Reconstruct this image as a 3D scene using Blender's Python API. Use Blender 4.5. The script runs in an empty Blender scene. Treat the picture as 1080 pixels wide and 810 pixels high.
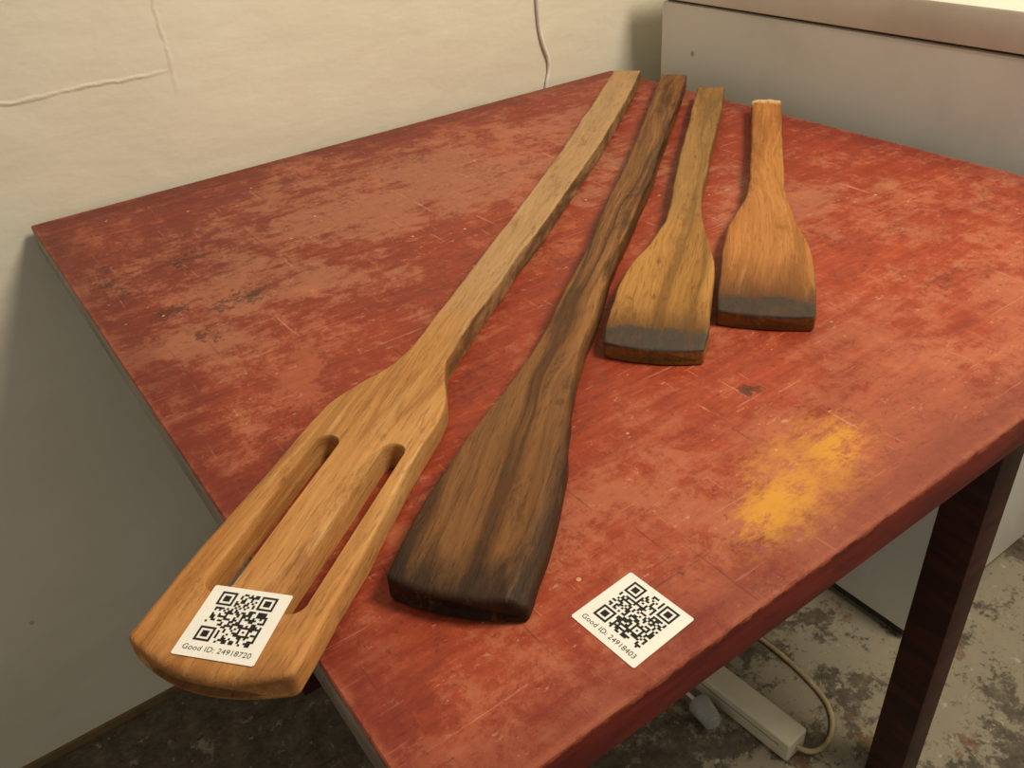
import bpy, bmesh, math, random
import numpy as np
from mathutils import Vector, Matrix, noise as mn

scn = bpy.context.scene
scn.view_settings.view_transform = 'Standard'
T = 0.75          # table height (m)

# ------------------------------------------------------------------ helpers
def lin(c):
    return tuple(((x/255)/12.92 if x/255 <= .04045 else ((x/255+.055)/1.055)**2.4) for x in c)+(1.0,)

def link_obj(ob, parent=None):
    bpy.context.collection.objects.link(ob)
    if parent: ob.parent = parent
    return ob

def empty(name, loc=(0,0,0)):
    e = bpy.data.objects.new(name, None); e.empty_display_size = .05
    e.location = loc
    return link_obj(e)

def mesh_obj(name, bm, mats, parent=None, smooth=None):
    me = bpy.data.meshes.new(name)
    bmesh.ops.recalc_face_normals(bm, faces=bm.faces)
    bm.to_mesh(me); bm.free()
    for m in (mats if isinstance(mats, (list, tuple)) else [mats]): me.materials.append(m)
    if smooth is not None:
        for p in me.polygons: p.use_smooth = True
        me.set_sharp_from_angle(angle=math.radians(smooth))
    return link_obj(bpy.data.objects.new(name, me), parent)

def box(name, lo, hi, mat, parent=None, bev=0.0, seg=2):
    bm = bmesh.new()
    bmesh.ops.create_cube(bm, size=1)
    for v in bm.verts:
        v.co = Vector([lo[i]+(v.co[i]+.5)*(hi[i]-lo[i]) for i in range(3)])
    if bev > 0:
        bmesh.ops.bevel(bm, geom=bm.edges[:], offset=bev, segments=seg, affect='EDGES', profile=.6)
    return mesh_obj(name, bm, mat, parent, smooth=35 if bev > 0 else None)

def tube(name, pts, r, mat, parent=None):
    cu = bpy.data.curves.new(name, 'CURVE'); cu.dimensions = '3D'
    sp = cu.splines.new('NURBS'); sp.points.add(len(pts)-1)
    for i, p in enumerate(pts): sp.points[i].co = (*p, 1)
    sp.use_endpoint_u = True; sp.order_u = 4; sp.resolution_u = 10
    cu.bevel_depth = r; cu.bevel_resolution = 4; cu.use_fill_caps = True
    cu.materials.append(mat)
    tmp = bpy.data.objects.new(name+'_c', cu); bpy.context.collection.objects.link(tmp)
    dg = bpy.context.evaluated_depsgraph_get()
    me = bpy.data.meshes.new_from_object(tmp.evaluated_get(dg))
    bpy.data.objects.remove(tmp)
    for p in me.polygons: p.use_smooth = True
    me.name = name
    return link_obj(bpy.data.objects.new(name, me), parent)

class G:
    def __init__(s, name, rough=.5, spec=.5):
        s.m = bpy.data.materials.new(name); s.m.use_nodes = True
        s.nt = s.m.node_tree; s.b = s.nt.nodes['Principled BSDF']
        s.b.inputs['Roughness'].default_value = rough
        s.b.inputs['Specular IOR Level'].default_value = spec
        s.tc = s.nt.nodes.new('ShaderNodeTexCoord')
        s.obj = s.tc.outputs['Object']
    def put(s, sock, v):
        if isinstance(v, bpy.types.NodeSocket): s.nt.links.new(v, sock)
        else: sock.default_value = v
    def map(s, scale=(1,1,1), loc=(0,0,0), rot=(0,0,0), src=None):
        n = s.nt.nodes.new('ShaderNodeMapping'); s.put(n.inputs[0], src or s.obj)
        n.inputs['Scale'].default_value = scale; n.inputs['Location'].default_value = loc
        n.inputs['Rotation'].default_value = rot
        return n.outputs[0]
    def noise(s, vec, scale=5, detail=4, rough=.5, dist=0):
        n = s.nt.nodes.new('ShaderNodeTexNoise'); s.put(n.inputs['Vector'], vec)
        n.inputs['Scale'].default_value = scale; n.inputs['Detail'].default_value = detail
        n.inputs['Roughness'].default_value = rough; n.inputs['Distortion'].default_value = dist
        return n.outputs[0]
    def vor(s, vec, scale=5):
        n = s.nt.nodes.new('ShaderNodeTexVoronoi'); s.put(n.inputs['Vector'], vec)
        n.inputs['Scale'].default_value = scale
        return n.outputs[0]
    def math(s, op, a, b=0.0, c=None, clamp=False):
        n = s.nt.nodes.new('ShaderNodeMath'); n.operation = op; n.use_clamp = clamp
        s.put(n.inputs[0], a); s.put(n.inputs[1], b)
        if c is not None: s.put(n.inputs[2], c)
        return n.outputs[0]
    def rng(s, v, a, b, c=0., d=1., smooth=True):
        n = s.nt.nodes.new('ShaderNodeMapRange'); n.interpolation_type = 'SMOOTHSTEP' if smooth else 'LINEAR'
        s.put(n.inputs[0], v)
        flip = a > b
        if flip: a, b, c, d = b, a, d, c
        for i, x in zip((1,2,3,4), (a,b,c,d)): n.inputs[i].default_value = x
        return n.outputs[0]
    def mix(s, f, a, b, mode='MIX'):
        n = s.nt.nodes.new('ShaderNodeMix'); n.data_type = 'RGBA'; n.blend_type = mode
        s.put(n.inputs[0], f); s.put(n.inputs[6], a); s.put(n.inputs[7], b)
        return n.outputs[2]
    def ramp(s, f, stops):
        n = s.nt.nodes.new('ShaderNodeValToRGB'); s.put(n.inputs[0], f)
        el = n.color_ramp.elements
        while len(el) < len(stops): el.new(.5)
        for e, (p, c) in zip(el, stops): e.position = p; e.color = c
        return n.outputs[0]
    def sep(s, src=None):
        n = s.nt.nodes.new('ShaderNodeSeparateXYZ'); s.put(n.inputs[0], src or s.obj)
        return n.outputs
    def bump(s, h, strength=.3, dist=.001, nrm=None):
        n = s.nt.nodes.new('ShaderNodeBump'); s.put(n.inputs['Height'], h)
        n.inputs['Strength'].default_value = strength; n.inputs['Distance'].default_value = dist
        if nrm: s.put(n.inputs['Normal'], nrm)
        return n.outputs[0]
    def out(s, col=None, rough=None, nrm=None):
        if col is not None: s.put(s.b.inputs['Base Color'], col)
        if rough is not None: s.put(s.b.inputs['Roughness'], rough)
        if nrm is not None: s.put(s.b.inputs['Normal'], nrm)
        return s.m

def plain(name, c, rough=.5, spec=.5, var=.12, scale=40):
    g = G(name, rough, spec)
    n = g.noise(g.obj, scale, 4)
    dark = tuple(x*(1-2*var) for x in lin(c)[:3])+(1,)
    return g.out(g.mix(g.rng(n, .35, .65), dark, lin(c)), nrm=g.bump(n, .15, .0005))

# ------------------------------------------------------------------ materials
def mat_table():
    g = G('red_worn_paint', .5, .35)
    x, y, z = g.sep()
    rz = (0,0,math.radians(-8))
    streak = g.noise(g.map((9, 80, 20), rot=rz), 1, 9, .70, .3)
    fine = g.noise(g.map((60, 320, 60), rot=rz), 1, 5, .65)
    cloud = g.noise(g.obj, 3.6, 8, .66, .3)
    cloud2 = g.noise(g.map(loc=(5,9,2)), 7, 9, .7, .3)
    mott = g.noise(g.obj, 38, 10, .8, .2)
    grit = g.noise(g.obj, 210, 5, .7)
    v = g.math('ADD', g.math('MULTIPLY', streak, .30), g.math('ADD', g.math('MULTIPLY', mott, .35), g.math('ADD', g.math('MULTIPLY', fine, .15), g.math('MULTIPLY', cloud2, .20))))
    base = g.ramp(v, [(.38, lin((96,30,18))), (.46, lin((130,44,25))), (.53, lin((154,60,33))), (.62, lin((178,92,58)))])
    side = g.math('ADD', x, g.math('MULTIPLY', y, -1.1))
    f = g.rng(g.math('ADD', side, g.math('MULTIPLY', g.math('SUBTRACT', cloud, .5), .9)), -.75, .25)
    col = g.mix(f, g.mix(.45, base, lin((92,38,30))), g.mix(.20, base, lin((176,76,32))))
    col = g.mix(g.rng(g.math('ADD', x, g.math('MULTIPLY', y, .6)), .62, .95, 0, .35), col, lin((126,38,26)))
    wv = g.math('ADD', g.math('MULTIPLY', cloud, .55), g.math('ADD', g.math('MULTIPLY', mott, .45), g.math('MULTIPLY', streak, .15)))
    w = g.rng(wv, .555, .635)
    w2 = g.math('MULTIPLY', w, g.rng(y, .05, .5, .34, .78))
    col = g.mix(w2, col, lin((162,104,78)))
    wb = g.rng(g.math('ADD', g.math('MULTIPLY', cloud2, .6), g.math('MULTIPLY', mott, .45)), .55, .61, 0, .45)
    col = g.mix(wb, col, lin((174,100,70)))
    fl = g.rng(g.noise(g.map((70,150,70)), 1, 7, .8), .60, .66)
    col = g.mix(g.math('MULTIPLY', fl, .6), col, lin((206,150,116)))
    sc = g.rng(g.noise(g.map((14, 190, 30), rot=(0,0,math.radians(24))), 1, 7, .75), .61, .68)
    col = g.mix(g.math('MULTIPLY', sc, .5), col, lin((60,20,15)))
    sc2 = g.rng(g.noise(g.map((220, 12, 30), loc=(4,2,0), rot=(0,0,math.radians(-20))), 1, 6, .7), .635, .69)
    col = g.mix(g.math('MULTIPLY', sc2, .55), col, lin((206,140,108)))
    sc4 = g.rng(g.noise(g.map((10, 260, 30), loc=(9,2,0), rot=(0,0,math.radians(-14))), 1, 6, .7), .63, .68)
    col = g.mix(g.math('MULTIPLY', sc4, .45), col, lin((206,140,108)))
    sc3 = g.rng(g.noise(g.map((300, 9, 30), loc=(1,7,0), rot=(0,0,math.radians(38))), 1, 5, .6), .66, .70)
    col = g.mix(g.math('MULTIPLY', sc3, .45), col, lin((60,24,18)))
    dk = g.rng(g.math('ADD', g.math('MULTIPLY', g.noise(g.obj, 6, 9, .78), .7), g.math('MULTIPLY', grit, .3)), .53, .63)
    col = g.mix(g.math('MULTIPLY', dk, .5), col, lin((78,30,22)))
    col = g.mix(g.math('MULTIPLY', g.rng(grit, .57, .69), .4), col, lin((64,24,19)))
    crumbs = g.math('MULTIPLY', g.rng(g.vor(g.obj, 42), .07, .045), g.rng(g.noise(g.obj, 9, 3), .52, .58))
    col = g.mix(g.math('MULTIPLY', crumbs, .75), col, lin((214,180,150)))
    def blob(cx, cy, rx, ry, rot=0):
        c, s_ = math.cos(rot), math.sin(rot)
        dx = g.math('DIVIDE', g.math('ADD', g.math('MULTIPLY', g.math('SUBTRACT', x, cx), c), g.math('MULTIPLY', g.math('SUBTRACT', y, cy), s_)), rx)
        dy = g.math('DIVIDE', g.math('ADD', g.math('MULTIPLY', g.math('SUBTRACT', x, cx), -s_), g.math('MULTIPLY', g.math('SUBTRACT', y, cy), c)), ry)
        d = g.math('SQRT', g.math('ADD', g.math('MULTIPLY', dx, dx), g.math('MULTIPLY', dy, dy)))
        return g.rng(d, 1.0, .15)
    spk = g.noise(g.obj, 110, 7, .8)
    for cx, cy, rx, ry, lo in ((.109,.506,.055,.04,.55), (.056,.521,.03,.025,.53), (.07,.46,.04,.05,.58), (.328,.130,.016,.012,.5), (.10,.62,.05,.04,.58),(.03,.62,.03,.12,.56)):
        m_ = g.rng(g.math('ADD', spk, g.math('MULTIPLY', blob(cx,cy,rx,ry), .16)), lo+.08, lo+.14)
        m_ = g.math('MULTIPLY', m_, blob(cx,cy,rx*1.2,ry*1.2))
        col = g.mix(g.math('MULTIPLY', m_, .75), col, lin((48,30,24)))
    yn = g.noise(g.map((38,70,40)), 1, 9, .84)
    for cx, cy, rx, ry, k in ((.250,.040,.062,.032,.60), (.325,.056,.050,.024,.50), (.288,.052,.13,.06,.42)):
        b = blob(cx,cy,rx,ry, .25)
        m_ = g.rng(g.math('ADD', g.math('MULTIPLY', b, .20), yn), .56, .74)
        col = g.mix(g.math('MULTIPLY', g.math('MULTIPLY', m_, b), k*1.2, clamp=True), col, lin((208,148,44)))
    e1 = g.math('MINIMUM', g.math('MINIMUM', x, g.math('SUBTRACT', .814, x)), g.math('MINIMUM', y, g.math('SUBTRACT', .825, y)))
    rim = g.math('MULTIPLY', g.rng(e1, .006, .0), g.rng(mott, .4, .6))
    col = g.mix(rim, col, lin((190,108,74)))
    rim2 = g.math('MULTIPLY', g.rng(g.math('ADD', e1, g.math('MULTIPLY', g.math('SUBTRACT', mott, .5), .05)), .05, .004), .5)
    col = g.mix(rim2, col, lin((94,28,22)))
    r = g.rng(mott, .3, .7, .46, .66)
    h = g.math('ADD', g.math('MULTIPLY', streak, .4), g.math('ADD', g.math('MULTIPLY', fine, .35), g.math('ADD', g.math('MULTIPLY', mott, .7), g.math('MULTIPLY', grit, .3))))
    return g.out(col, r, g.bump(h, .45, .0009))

def mat_edge(name, c1, c2, chip):
    g = G(name, .5, .4)
    x, y, z = g.sep()
    n = g.noise(g.map((8,8,60)), 1, 6, .65)
    m = g.noise(g.obj, 60, 7, .75)
    c = g.mix(g.rng(n, .38, .62), lin(c1), lin(c2))
    c = g.mix(g.rng(m, .58, .68, 0, .5), c, lin((56,20,16)))
    zz = g.math('ADD', z, g.math('MULTIPLY', g.math('SUBTRACT', m, .5), .018))
    c = g.mix(g.rng(zz, T-.004, T-.001, 0, .75), c, lin(chip))
    return g.out(c, nrm=g.bump(m, .3, .0008))

def wood(name, cols, fig=(2.2, 26, 26), finesc=(9, 260, 260), wave=.5, zones=(), dirt=.3, dirtcol=(60,38,20), side=None, band=None, rough=.5, seed=0., figdist=1.2, contrast=1.0, edges=None, lines=.3, nrings=9., worn=None):
    g = G(name, rough, .22)
    x, y, z = g.sep()
    low = g.noise(g.map((3.5, 9, 9), loc=(seed, seed, seed)), 1, 3, .5)
    comb = g.nt.nodes.new('ShaderNodeCombineXYZ')
    g.put(comb.inputs[0], x)
    g.put(comb.inputs[1], g.math('ADD', y, g.math('MULTIPLY', g.math('SUBTRACT', low, .5), .045)))
    g.put(comb.inputs[2], z)
    wv = comb.outputs[0]
    figure = g.noise(g.map(fig, loc=(seed*3, seed, 0), src=wv), 1, 2, .45, figdist*.3)
    ringv = g.math('ADD', g.math('MULTIPLY', figure, nrings), g.math('MULTIPLY', g.noise(g.map((30,80,80)), 1, 4, .7), .35))
    rings = g.math('PINGPONG', ringv, 1.0)
    fine = g.noise(g.map(finesc, loc=(seed, 0, seed), src=wv), 1, 8, .72)
    v = g.math('ADD', g.math('MULTIPLY', rings, wave*.5), g.math('ADD', g.math('MULTIPLY', figure, .5*(1-wave)+.2), g.math('MULTIPLY', fine, .75)))
    v = g.math('SUBTRACT', v, .245)
    if contrast != 1: v = g.math('ADD', g.math('MULTIPLY', g.math('SUBTRACT', v, .5), contrast), .5)
    k = len(cols)
    col = g.ramp(v, [(.22+.56*i/(k-1), lin(c)) for i, c in enumerate(cols)])
    ln = g.math('MULTIPLY', g.rng(rings, .26, .04), g.rng(fine, .35, .6, .4, 1))
    col = g.mix(g.math('MULTIPLY', ln, lines), col, lin(dirtcol))
    zn = g.noise(g.map((14, 45, 45), loc=(seed,0,0)), 1, 8, .74)
    zx = g.math('ADD', x, g.math('MULTIPLY', g.math('SUBTRACT', zn, .5), .09))
    for a, b, c, st, mode in zones:
        f = g.math('MULTIPLY', g.rng(zx, a, b), st)
        col = g.mix(f, col, lin(c), mode)
    dn = g.noise(g.map((12, 42, 42), loc=(seed*2, 3, 0)), 1, 9, .8, .4)
    dm = g.math('MULTIPLY', g.rng(dn, .53, .65), dirt)
    col = g.mix(dm, col, lin(dirtcol))
    pores = g.rng(g.noise(g.map((45, 600, 600), loc=(seed,7,0)), 1, 3, .6), .57, .66)
    col = g.mix(g.math('MULTIPLY', pores, .4), col, lin(dirtcol))
    pits = g.math('MULTIPLY', g.rng(g.vor(g.map((30,50,50), loc=(seed,1,0)), 1), .16, .08), g.rng(dn, .45, .6))
    col = g.mix(g.math('MULTIPLY', pits, .5), col, lin(dirtcol))
    if edges:
        ec, ew, s0_, s1_, st_ = edges
        ay = g.math('ADD', g.math('ABSOLUTE', y), g.math('MULTIPLY', g.math('SUBTRACT', zn, .5), .04))
        f = g.math('MULTIPLY', g.rng(ay, ew-.014, ew+.006), g.rng(zx, s0_, s1_))
        col = g.mix(g.math('MULTIPLY', f, st_), col, lin(ec))
    if worn:
        wn = g.noise(g.map((10, 120, 60), loc=(seed,5,1), src=wv), 1, 7, .72)
        col = g.mix(g.rng(wn, .54, .66, 0, worn[1]), col, lin(worn[0]))
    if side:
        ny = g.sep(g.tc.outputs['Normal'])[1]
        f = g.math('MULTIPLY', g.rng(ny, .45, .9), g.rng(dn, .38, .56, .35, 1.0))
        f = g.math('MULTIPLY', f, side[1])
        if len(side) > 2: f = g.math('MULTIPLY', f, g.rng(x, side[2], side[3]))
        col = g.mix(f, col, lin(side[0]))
    rg = g.rng(dn, .3, .7, rough-.04, rough+.16)
    if band:
        s0, s1, zmin, bc = band
        bn = g.noise(g.obj, 90, 8, .8)
        bl = g.noise(g.map(loc=(seed,0,0)), 28, 3, .5)
        jx = g.math('ADD', x, g.math('ADD', g.math('MULTIPLY', g.math('SUBTRACT', bn, .5), .018), g.math('MULTIPLY', g.math('SUBTRACT', bl, .5), .014)))
        jy = g.math('ADD', jx, g.math('MULTIPLY', g.math('MULTIPLY', y, y), -2.0))
        jz = g.math('ADD', z, g.math('MULTIPLY', g.math('SUBTRACT', bn, .5), .007))
        up = g.rng(z, zmin-.001, zmin+.001)
        col = g.mix(g.math('MULTIPLY', g.rng(jy, s0-.034, s0+.002, 0, .6), up), col, lin((74,46,24)))
        f = g.math('MULTIPLY', g.rng(jy, s0-.004, s0+.003), g.rng(jz, zmin-.001, zmin+.001))
        f = g.math('MULTIPLY', f, g.rng(bn, .38, .54, .55, .95))
        col = g.mix(f, col, lin(bc))
    h = g.math('ADD', g.math('MULTIPLY', fine, .6), g.math('ADD', g.math('MULTIPLY', dn, .8), g.math('MULTIPLY', pores, -.3)))
    return g.out(col, rg, g.bump(h, .5, .001))

M_top = mat_table()
M_edge = mat_edge('red_painted_edge', (84,18,14), (118,34,22), (176,92,60))
M_ledge = mat_edge('grey_worn_edge', (112,100,88), (146,130,114), (120,60,46))
M_leg = mat_edge('dark_red_leg', (46,17,14), (70,28,22), (46,17,14))

# ------------------------------------------------------------------ room
def mat_wall():
    g = G('cream_wall_paint', .6, .35)
    x, y, z = g.sep()
    n1 = g.noise(g.obj, 2.2, 5, .55)
    n2 = g.noise(g.obj, 18, 6, .6)
    n3 = g.noise(g.map((1,1,2.2)), 9, 4, .5)
    col = g.mix(g.rng(n1, .3, .7), lin((216,210,192)), lin((230,225,208)))
    st = g.rng(g.noise(g.obj, 7, 8, .75), .60, .74)
    col = g.mix(g.math('MULTIPLY', st, .2), col, lin((176,162,132)))
    j = g.math('MULTIPLY', g.math('SUBTRACT', g.noise(g.obj, 14, 5, .6), .5), .014)
    brk = g.rng(g.noise(g.obj, 22, 4, .6), .36, .56, .25, 1)
    hz = g.rng(g.math('ABSOLUTE', g.math('SUBTRACT', g.math('ADD', z, j), .872)), .0034, .0)
    hz = g.math('MULTIPLY', hz, g.rng(x, .20, .15))
    vx = g.rng(g.math('ABSOLUTE', g.math('SUBTRACT', g.math('ADD', x, j), .19)), .0038, .0)
    vx = g.math('MULTIPLY', vx, g.rng(z, .835, .87))
    seam = g.math('MULTIPLY', g.math('MAXIMUM', g.math('MULTIPLY', hz, .8), g.math('MULTIPLY', vx, .6)), brk)
    col = g.mix(g.math('MULTIPLY', seam, .2), col, lin((176,160,132)))
    spots = g.rng(g.vor(g.obj, 7), .03, .018)
    col = g.mix(g.math('MULTIPLY', spots, .5), col, lin((150,120,84)))
    h = g.math('ADD', g.math('MULTIPLY', n2, .6), g.math('ADD', g.math('MULTIPLY', n3, 1.8), g.math('MULTIPLY', seam, .8)))
    return g.out(col, .55, g.bump(h, .6, .0024))
M_wall = mat_wall()

def mat_floor():
    g = G('worn_concrete_floor', .62, .35)
    x, y, z = g.sep()
    a = g.noise(g.obj, 13, 10, .78)
    b = g.noise(g.map(loc=(3,5,1)), 30, 9, .78)
    c = g.noise(g.map(loc=(8,1,4)), 9, 9, .75)
    big = g.noise(g.map(loc=(1,2,6)), 2.5, 4, .5)
    col = g.ramp(b, [(.32, lin((56,49,40))), (.5, lin((88,80,67))), (.68, lin((118,108,91)))])
    av = g.math('ADD', g.math('MULTIPLY', a, .7), g.math('ADD', g.math('MULTIPLY', big, .3), g.rng(x, .1, .9, -.03, .03)))
    col = g.mix(g.rng(av, .52, .56, 0, .8), col, lin((150,142,122)))
    col = g.mix(g.rng(c, .57, .60, 0, .75), col, lin((112,78,54)))
    col = g.mix(g.rng(g.noise(g.obj, 70, 7, .8), .57, .64, 0, .65), col, lin((36,31,26)))
    fl = g.rng(g.noise(g.map(loc=(2,2,2)), 45, 6, .7), .62, .66, 0, .7)
    col = g.mix(fl, col, lin((176,168,148)))
    return g.out(col, None, g.bump(b, .3, .0015))
M_floor = mat_floor()

box('floor', (-1.6,-1.4,-.05), (1.60,.90,0), M_floor)
box('wall_back', (-1.6,.835,0), (1.60,.90,2.5), M_wall)
box('wall_right', (1.60,-1.4,0), (1.66,.90,2.5), M_wall)
box('baseboard_back', (-1.6,.829,0), (.86,.835,.012), plain('baseboard_brown', (120,98,66), .6))

M_cab = plain('white_cable', (240,234,226), .45)
tube('wall_cable', [(.684,.832,1.6),(.690,.832,1.2),(.686,.832,.95),(.687,.832,.88),(.688,.832,.83),(.697,.832,.80),(.705,.832,.785),(.703,.832,.765),(.696,.832,.752),(.690,.832,.70),(.69,.832,.5)], .0026, M_cab)

# ------------------------------------------------------------------ appliance with top
def mat_app(name, c, seed=0):
    g = G(name, .4, .45)
    n = g.noise(g.map(loc=(seed,0,0)), 5, 7, .65)
    s = g.rng(g.vor(g.map(loc=(seed,1,0)), 9), .05, .02, 0, .6)
    col = g.mix(g.rng(n, .45, .7, 0, .22), lin(c), lin((160,152,138)))
    col = g.mix(s, col, lin((96,88,78)))
    return g.out(col, nrm=g.bump(n, .1, .001))
M_app = mat_app('appliance_enamel', (216,216,210))
M_apptop = mat_app('appliance_top', (216,213,200), 3)
M_gap = plain('appliance_gap', (58,54,50), .7)
wm = empty('washing_machine', (.863,.20,0))
def wbox(n, lo, hi, m, bev=.002):
    return box(n, [lo[0]-.863, lo[1]-.20, lo[2]], [hi[0]-.863, hi[1]-.20, hi[2]], m, wm, bev)
wbox('cabinet_body', (.866,.215,.02), (1.46,.775,.844), M_app, .004)
wbox('seam_strip', (.872,.222,.840), (1.45,.77,.852), M_gap, .0005)
wbox('top_panel', (.862,.212,.8475), (1.46,.778,.888), M_apptop, .004)
wbox('plinth', (.875,.225,0), (1.45,.765,.03), M_gap, .001)

# ------------------------------------------------------------------ table
table = empty('wooden_table', (.407,.4125,0))
bm = bmesh.new()
bmesh.ops.create_cube(bm, size=1)
lo, hi = (0,0,T-.028), (.814,.825,T)
for v in bm.verts: v.co = Vector([lo[i]+(v.co[i]+.5)*(hi[i]-lo[i]) for i in range(3)])
bmesh.ops.bevel(bm, geom=bm.edges[:], offset=.0022, segments=3, affect='EDGES', profile=.6)
bm.normal_update()
for f in bm.faces:
    nn = f.normal
    f.material_index = 0 if nn.z > .5 else (2 if nn.x < -.6 else 1)
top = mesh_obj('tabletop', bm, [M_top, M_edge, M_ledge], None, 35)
parts = [top]
for i, (lx, ly) in enumerate([(.644,.081), (.644,.70), (.10,.081), (.10,.70)]):
    parts.append(box(f'leg_{i+1}', (lx,ly,0), (lx+.045,ly+.045,T-.028), M_leg, None, .003))
parts.append(box('apron_front', (.145,.092,.662), (.644,.112,T-.028), M_leg, None, .001))
parts.append(box('apron_back', (.145,.714,.662), (.644,.734,T-.028), M_leg, None, .001))
parts.append(box('apron_left', (.112,.126,.662), (.132,.70,T-.028), M_leg, None, .001))
parts.append(box('apron_right', (.656,.126,.662), (.676,.70,T-.028), M_leg, None, .001))
for p in parts:
    p.parent = table; p.matrix_parent_inverse = Matrix.Translation((-.407,-.4125,0))

# ------------------------------------------------------------------ wooden tools
def smooth_profile(pts, s, sig=.008):
    pts = sorted(pts)
    xs = np.array([p[0] for p in pts])/1000; ys = np.array([p[1] for p in pts])/1000
    k = np.linspace(-2.2, 2.2, 15); w = np.exp(-k*k/2); w /= w.sum()
    return sum(wi*np.interp(s+ki*sig, xs, ys) for wi, ki in zip(w, k))

def tool_mesh(name, origin, axis, s0, s1, L, R, ztop, zbot, rad, mats, bow=0., bow0=0., endr=.006, seed=0., slots=None, sig=.008, facet=None, carve=1.0):
    """loft of rounded-rectangle sections along local +X; local +Y is the tool's right side."""
    L_ = s1 - s0
    ds = [0,.0003,.0009,.0018,.003,.0045,.0065,.009,.012]
    s = sorted(set(ds + [round(.012+.004*i,5) for i in range(1, int((L_-.024)/.004))] + [round(L_-d,6) for d in ds]))
    s = np.array(s) + s0
    wl = smooth_profile(L, s, sig); wr = smooth_profile(R, s, sig)
    zt = smooth_profile(ztop, s, .003); zb = smooth_profile(zbot, s, .008); rr = smooth_profile(rad, s)
    fc = smooth_profile(facet, s, .006) if facet else None
    bm = bmesh.new(); rings = []
    NS = 28
    for i, si in enumerate(s):
        d = min(si-s0, s1-si); ins = 0
        er = endr
        if d < er: ins = er - math.sqrt(max(0, er*er-(er-d)**2))
        nz = lambda q: (mn.noise(Vector((si*14+seed*7, q, seed)))*.0014 + mn.noise(Vector((si*45, q*3, seed+9)))*.0007)*carve
        y0 = -(wl[i]+nz(1)) + ins; y1 = -(wr[i]+nz(5)) - ins
        z0 = zb[i] + ins*.8; z1 = zt[i] - ins + mn.noise(Vector((si*9, 3, seed)))*.0004
        if z1-z0 < .002: z1 = z0+.002
        r = max(.0006, min(rr[i]*(1+.5*mn.noise(Vector((si*20, 8, seed)))), (z1-z0)*.49, (y1-y0)*.49))
        pts = []
        for (cy, cz, a0) in ((y1-r, z1-r, 0), (y0+r, z1-r, 90), (y0+r, z0+r, 180), (y1-r, z0+r, 270)):
            for t in range(6):
                a = math.radians(a0+t*18)
                pts.append((cy+r*math.cos(a), cz+r*math.sin(a)))
            if a0 == 0:
                for t in range(1, NS): pts.append((y1-r+(y0+r-(y1-r))*t/NS, z1))
            if a0 == 180:
                for t in range(1, NS): pts.append((y0+r+(y1-r-(y0+r))*t/NS, z0))
        if fc is not None and fc[i] > .0003:
            c = fc[i]; zm = (z0+z1)/2
            pts = [(yy, zz if (zz < zm or yy < y1-c) else max(zm-.001, zz-(yy-(y1-c))*.75)) for yy, zz in pts]
        hw = (y1-y0)/2; mid = (y0+y1)/2
        ring = []
        for (yy, zz) in pts:
            q = ((yy-mid)/max(hw,1e-4))**2
            fe = max(0, 1-(s1-si)/.09)**2; fs = max(0, 1-(si-s0)/.03)**2
            ring.append(bm.verts.new((si - bow*q*fe + bow0*(q+.5*mn.noise(Vector((yy*150,seed,1))))*fs, yy, zz)))
        rings.append(ring)
    n = len(rings[0])
    for a, b in zip(rings[:-1], rings[1:]):
        for k in range(n): bm.faces.new((a[k], a[(k+1)%n], b[(k+1)%n], b[k]))
    bm.faces.new(rings[0]); bm.faces.new(rings[-1])
    ob = mesh_obj(name, bm, mats, None, 40)
    ob.location = (origin[0], origin[1], T+.0004)
    ob.rotation_euler = (0, 0, math.atan2(axis[1], axis[0]))
    if slots:
        cb = bmesh.new()
        for (a, b, yc, hw, th) in slots:
            lv = []
            for (zz, ex) in ((-.01, .0), (th-.0022, .0), (th-.0010, .0003), (th-.0001, .0008), (th+.0008, .0018), (th+.004,.0018)):
                r = hw+ex; ring = []
                for k in range(17):
                    an = math.radians(-90-180*k/16); ring.append(cb.verts.new((a+hw+r*math.cos(an), yc+r*math.sin(an), zz)))
                for k in range(17):
                    an = math.radians(90-180*k/16); ring.append(cb.verts.new((b-hw+r*math.cos(an), yc+r*math.sin(an), zz)))
                lv.append(ring)
            for p, q in zip(lv[:-1], lv[1:]):
                m_ = len(p)
                for k in range(m_): cb.faces.new((p[k], p[(k+1)%m_], q[(k+1)%m_], q[k]))
            cb.faces.new(lv[0]); cb.faces.new(lv[-1])
        cut = mesh_obj('cutter', cb, mats, None, None)
        cut.location = ob.location; cut.rotation_euler = ob.rotation_euler
        md = ob.modifiers.new('b', 'BOOLEAN'); md.operation = 'DIFFERENCE'; md.object = cut; md.solver = 'EXACT'
        bpy.context.view_layer.update()
        dg = bpy.context.evaluated_depsgraph_get()
        me = bpy.data.meshes.new_from_object(ob.evaluated_get(dg))
        ob.modifiers.clear(); ob.data = me; me.name = name
        for p in me.polygons: p.use_smooth = True
        me.set_sharp_from_angle(angle=math.radians(35))
        bpy.data.objects.remove(cut)
    return ob

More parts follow.
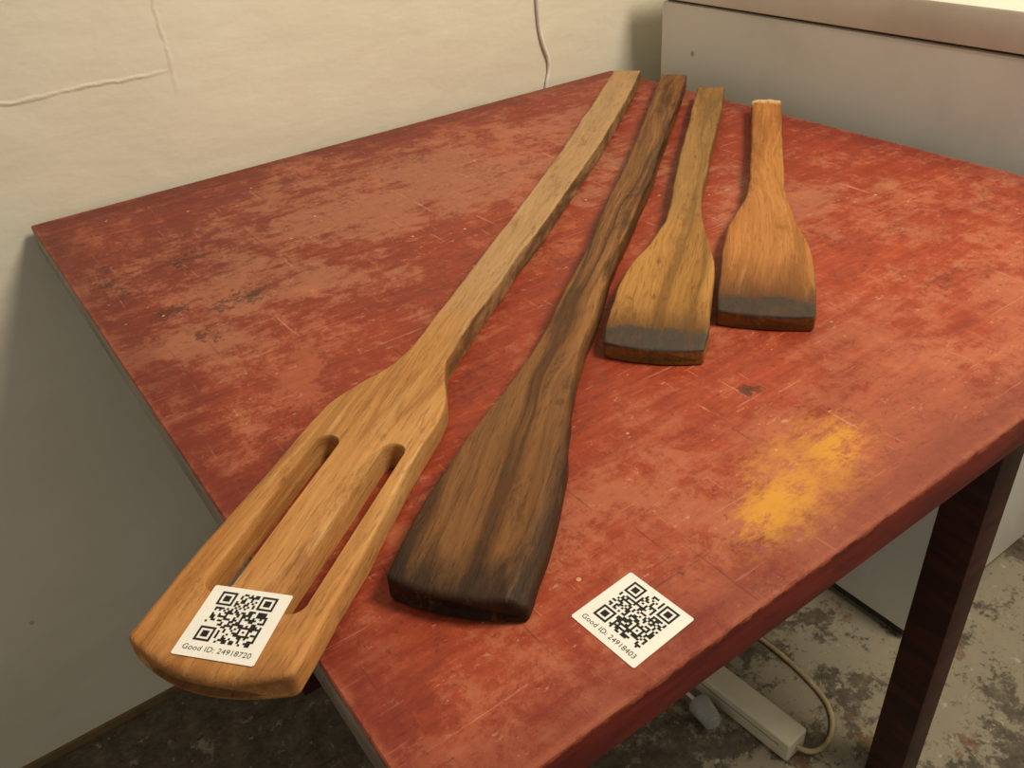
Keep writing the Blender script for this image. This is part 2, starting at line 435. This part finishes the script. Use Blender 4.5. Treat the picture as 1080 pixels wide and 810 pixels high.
W_fork = wood('beech_wood', [(128,84,42),(172,120,66),(192,142,86),(210,166,112)], fig=(2.0,30,30), wave=.2, seed=1.3, dirt=.5, dirtcol=(112,74,40),
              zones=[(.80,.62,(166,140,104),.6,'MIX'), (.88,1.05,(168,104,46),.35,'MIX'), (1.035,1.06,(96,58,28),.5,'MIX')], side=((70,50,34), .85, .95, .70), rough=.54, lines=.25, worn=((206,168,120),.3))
W_dark = wood('scorched_walnut', [(70,40,17),(106,68,34),(138,94,52),(160,114,68)], fig=(1.5,30,30), wave=.35, seed=4.1, dirt=.55, dirtcol=(42,26,14), contrast=1.15,
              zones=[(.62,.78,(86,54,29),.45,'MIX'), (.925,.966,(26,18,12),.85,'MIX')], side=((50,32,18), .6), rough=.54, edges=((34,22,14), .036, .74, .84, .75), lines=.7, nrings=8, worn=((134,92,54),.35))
W_mid = wood('olive_wood', [(112,76,32),(146,102,48),(168,120,60),(184,138,78)], fig=(1.8,34,34), wave=.25, seed=7.7, dirt=.45, dirtcol=(80,52,24),
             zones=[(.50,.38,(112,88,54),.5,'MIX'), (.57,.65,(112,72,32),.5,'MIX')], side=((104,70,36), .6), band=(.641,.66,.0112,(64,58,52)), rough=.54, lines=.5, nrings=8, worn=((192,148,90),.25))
W_small = wood('alder_wood', [(122,76,36),(154,98,48),(174,116,60),(186,132,76)], fig=(2.0,26,26), wave=.2, seed=11.2, dirt=.45, dirtcol=(100,62,30),
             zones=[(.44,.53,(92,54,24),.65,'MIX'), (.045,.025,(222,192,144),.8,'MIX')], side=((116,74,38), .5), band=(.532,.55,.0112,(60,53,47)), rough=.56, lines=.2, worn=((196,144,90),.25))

fork = tool_mesh('slotted_wooden_paddle', (.7905,.7614), (-.7973,-.6036), .010, 1.058,
    L=[(0,18),(12,18),(180,13),(359,8.5),(561,9.3),(682,11),(765,12.5),(797,17),(822,30),(846,40),(869,41),(952,44),(1001,46),(1036,47),(1060,46)],
    R=[(0,-19),(104,-25),(308,-29),(498,-26),(621,-22),(719,-19),(785,-20),(808,-29),(832,-39),(845,-39.5),(887,-39.5),(951,-42.5),(1008,-44.5),(1040,-45.5),(1060,-45)],
    ztop=[(0,18),(1060,18)], zbot=[(0,0),(960,0),(1030,1),(1060,2)], rad=[(0,2.5),(750,2),(850,2.5),(1060,3)], bow=.011, bow0=.0, endr=.005, seed=1, mats=W_fork, sig=.005,
    slots=[(.879,1.010,-.0205,.0075,.018), (.878,1.014,.0235,.0075,.018)])
dark = tool_mesh('dark_wooden_stirring_spatula', (.8192,.6978), (-.7783,-.6279), .020, .969,
    L=[(0,17),(18,17),(226,11),(396,10),(526,11),(594,9.5),(638,12),(727,13),(777,18),(828,27),(872,33),(914,36.5),(947,37),(970,36.5)],
    R=[(0,-17),(86,-20),(287,-21),(400,-22),(495,-20),(575,-17),(643,-18),(715,-19),(764,-20),(807,-26),(853,-34),(886,-37),(923,-38.5),(950,-38.5),(970,-37.5)],
    ztop=[(0,20),(900,20),(945,19),(970,17)], zbot=[(0,0),(970,0)], rad=[(0,3.5),(700,2.5),(970,2.5)], bow=.005, endr=.0035, seed=2, mats=W_dark, sig=.006,
    facet=[(0,0),(560,0),(600,8),(650,4),(700,2),(790,3),(860,9),(950,10),(970,9)])
mid = tool_mesh('wooden_spatula', (.8105,.6214), (-.7667,-.642), .020, .664,
    L=[(0,18),(144,16),(275,17),(370,15),(450,13),(501,22),(539,32),(573,37),(620,38),(650,37),(670,35)],
    R=[(0,-18),(126,-18),(257,-16),(352,-14),(432,-17),(491,-28),(543,-35),(605,-37),(640,-37),(670,-34)],
    ztop=[(0,18),(641,18),(661,13),(670,12.5)], zbot=[(0,0),(970,0)], rad=[(0,3.5),(400,3),(670,2)], bow=.005, endr=.002, seed=3, mats=W_mid, sig=.006)
small = tool_mesh('wooden_spatula', (.8166,.5339), (-.7608,-.649), .018, .553,
    L=[(0,18),(141,17),(284,16),(344,21),(399,34),(457,36),(538,36),(560,35)],
    R=[(0,-17),(172,-16),(309,-17),(387,-25),(435,-35),(487,-37),(530,-36.5),(560,-35)],
    ztop=[(0,17),(532,17),(550,13),(560,12.5)], zbot=[(0,0),(970,0)], rad=[(0,3),(400,3),(670,2)], bow=.003, bow0=.006, endr=.002, seed=4, mats=W_small, sig=.006)

# ------------------------------------------------------------------ QR labels
M_paper = plain('label_paper', (232,230,224), .45, .4, .02, 60)
M_ink = plain('label_ink', (24,24,26), .5, .3, .05, 60)
def qr_label(loc, rot, text, seed):
    S = .043
    bm = bmesh.new(); bmesh.ops.create_cube(bm, size=1)
    for v in bm.verts: v.co = Vector((v.co.x*S, v.co.y*S, (v.co.z+.5)*.00015))
    bmesh.ops.bevel(bm, geom=[e for e in bm.edges if abs(e.verts[0].co.z-e.verts[1].co.z) > 1e-5], offset=.0006, segments=3, affect='EDGES')
    lab = mesh_obj('qr_code_label', bm, M_paper)
    lab.location = loc; lab.rotation_euler = (0,0,rot)
    n = 25; q = .0305; m = q/n; rnd = random.Random(seed)
    grid = [[rnd.random() < .5 for _ in range(n)] for _ in range(n)]
    def finder(r0, c0):
        for r in range(-1, 8):
            for c in range(-1, 8):
                rr, cc = r0+r, c0+c
                if 0 <= rr < n and 0 <= cc < n:
                    inside = 0 <= r < 7 and 0 <= c < 7
                    grid[rr][cc] = inside and (r in (0,6) or c in (0,6) or (2 <= r <= 4 and 2 <= c <= 4))
    finder(0,0); finder(0,n-7); finder(n-7,0)
    for r in range(5):
        for c in range(5): grid[n-9+r][n-9+c] = (r in (0,4) or c in (0,4) or (r == 2 and c == 2))
    for k in range(8, n-8): grid[6][k] = grid[k][6] = (k % 2 == 0)
    bm = bmesh.new()
    ox, oy = -q/2, q/2+.0030
    for r in range(n):
        for c in range(n):
            if grid[r][c]:
                x0, x1, y1, y0 = ox+c*m, ox+(c+1)*m+1e-6, oy-r*m, oy-(r+1)*m-1e-6
                bm.faces.new([bm.verts.new(p+(.00025,)) for p in ((x0,y0),(x1,y0),(x1,y1),(x0,y1))])
    me = bpy.data.meshes.new('qr_modules'); bm.to_mesh(me); bm.free(); me.materials.append(M_ink)
    link_obj(bpy.data.objects.new('qr_modules', me), lab)
    cu = bpy.data.curves.new('label_text', 'FONT'); cu.body = text; cu.size = .0042; cu.align_x = 'CENTER'; cu.materials.append(M_ink)
    cu.space_character = 1.05
    t = bpy.data.objects.new('label_text', cu); link_obj(t)
    bpy.context.view_layer.update()
    me = bpy.data.meshes.new_from_object(t.evaluated_get(bpy.context.evaluated_depsgraph_get())); bpy.data.objects.remove(t)
    t = link_obj(bpy.data.objects.new('label_text', me), lab); t.location = (0, -.0178, .00025)
    return lab
qr_label((.1355,.0345,T+.0002), math.radians(-86), 'Good ID: 24918403', 5)
a = Vector((-.7973,-.6036,0)); ry = Vector((.6036,-.7973,0))
p = Vector((.7905,.7614,0)) + a*1.0265 + ry*.0025
qr_label((p.x, p.y, T+.0187), math.atan2(-.7973,.6036)+math.radians(4), 'Good ID: 24918720', 9)

# ------------------------------------------------------------------ power strip + cord on the floor
M_ps = plain('power_strip_plastic', (214,206,184), .4, .5, .03)
M_hole = plain('socket_dark', (120,112,98), .6)
M_cord = plain('beige_cord', (176,158,118), .5)
ps = empty('power_strip', (.583,.33,0)); ps.rotation_euler = (0,0,math.radians(4))
box('housing', (-.02,-.135,.0), (.02,.17,.036), M_ps, ps, .004, 3)
box('lid_line', (-.0204,-.12,.022), (.0204,.16,.0235), M_hole, ps, .0003)
for i in range(3):
    bm = bmesh.new()
    bmesh.ops.create_cone(bm, cap_ends=True, segments=32, radius1=.0155, radius2=.0155, depth=.001, matrix=Matrix.Translation((0,.03+i*.05,.0364)))
    mesh_obj(f'socket_{i+1}', bm, M_hole, ps, 40)
tube('cord', [(0,-.134,.016),(.006,-.150,.010),(.030,-.158,.004),(.064,-.152,.004),(.098,-.125,.004),(.112,-.075,.004),(.122,-.01,.004),(.12,.055,.004),(.09,.12,.004),(.07,.22,.004),(.06,.32,.004)], .0036, M_cord, ps)
pl = empty('power_plug', (.535,.305,0)); pl.rotation_euler = (0,0,math.radians(-10))
bm = bmesh.new()
bmesh.ops.create_cone(bm, cap_ends=True, segments=32, radius1=.017, radius2=.013, depth=.04, matrix=Matrix.Translation((0,0,.018)) @ Matrix.Rotation(math.radians(90),4,'X'))
for v in bm.verts: v.co.z = max(v.co.z, .0005)
bmesh.ops.bevel(bm, geom=bm.edges[:], offset=.003, segments=2, affect='EDGES')
mesh_obj('plug_body', bm, plain('plug_plastic', (176,176,170), .45), pl, 40)
tube('plug_cord', [(0,.02,.016),(0,.06,.008),(-.02,.12,.004),(-.05,.22,.004),(-.06,.30,.004)], .003, M_cab, pl)

# ------------------------------------------------------------------ lights
def area(name, loc, target, size, energy, col):
    l = bpy.data.lights.new(name, 'AREA'); l.shape = 'DISK'; l.size = size; l.energy = energy; l.color = col
    o = bpy.data.objects.new(name, l); link_obj(o); o.location = loc
    o.rotation_euler = (Vector(target)-Vector(loc)).to_track_quat('-Z','Y').to_euler()
    return o
area('ceiling_lamp', (1.0,-.45,2.25), (.35,.4,.7), .55, 33.5, (1,.88,.69))
w = bpy.data.worlds.new('world'); scn.world = w; w.use_nodes = True
w.node_tree.nodes['Background'].inputs[0].default_value = (1,.90,.75,1)
w.node_tree.nodes['Background'].inputs[1].default_value = .33

# ------------------------------------------------------------------ camera
cam = bpy.data.cameras.new('camera'); cam.lens = 36*907/1080; cam.sensor_width = 36; cam.clip_start = .01
co = bpy.data.objects.new('camera', cam); link_obj(co)
R = Matrix(((.8099,.3690,-.4560),(-.5834,.4222,-.6938),(-.0635,.8279,.5572)))
co.matrix_world = Matrix.Translation((-.0642,-.1774,1.087)) @ R.to_4x4()
scn.camera = co
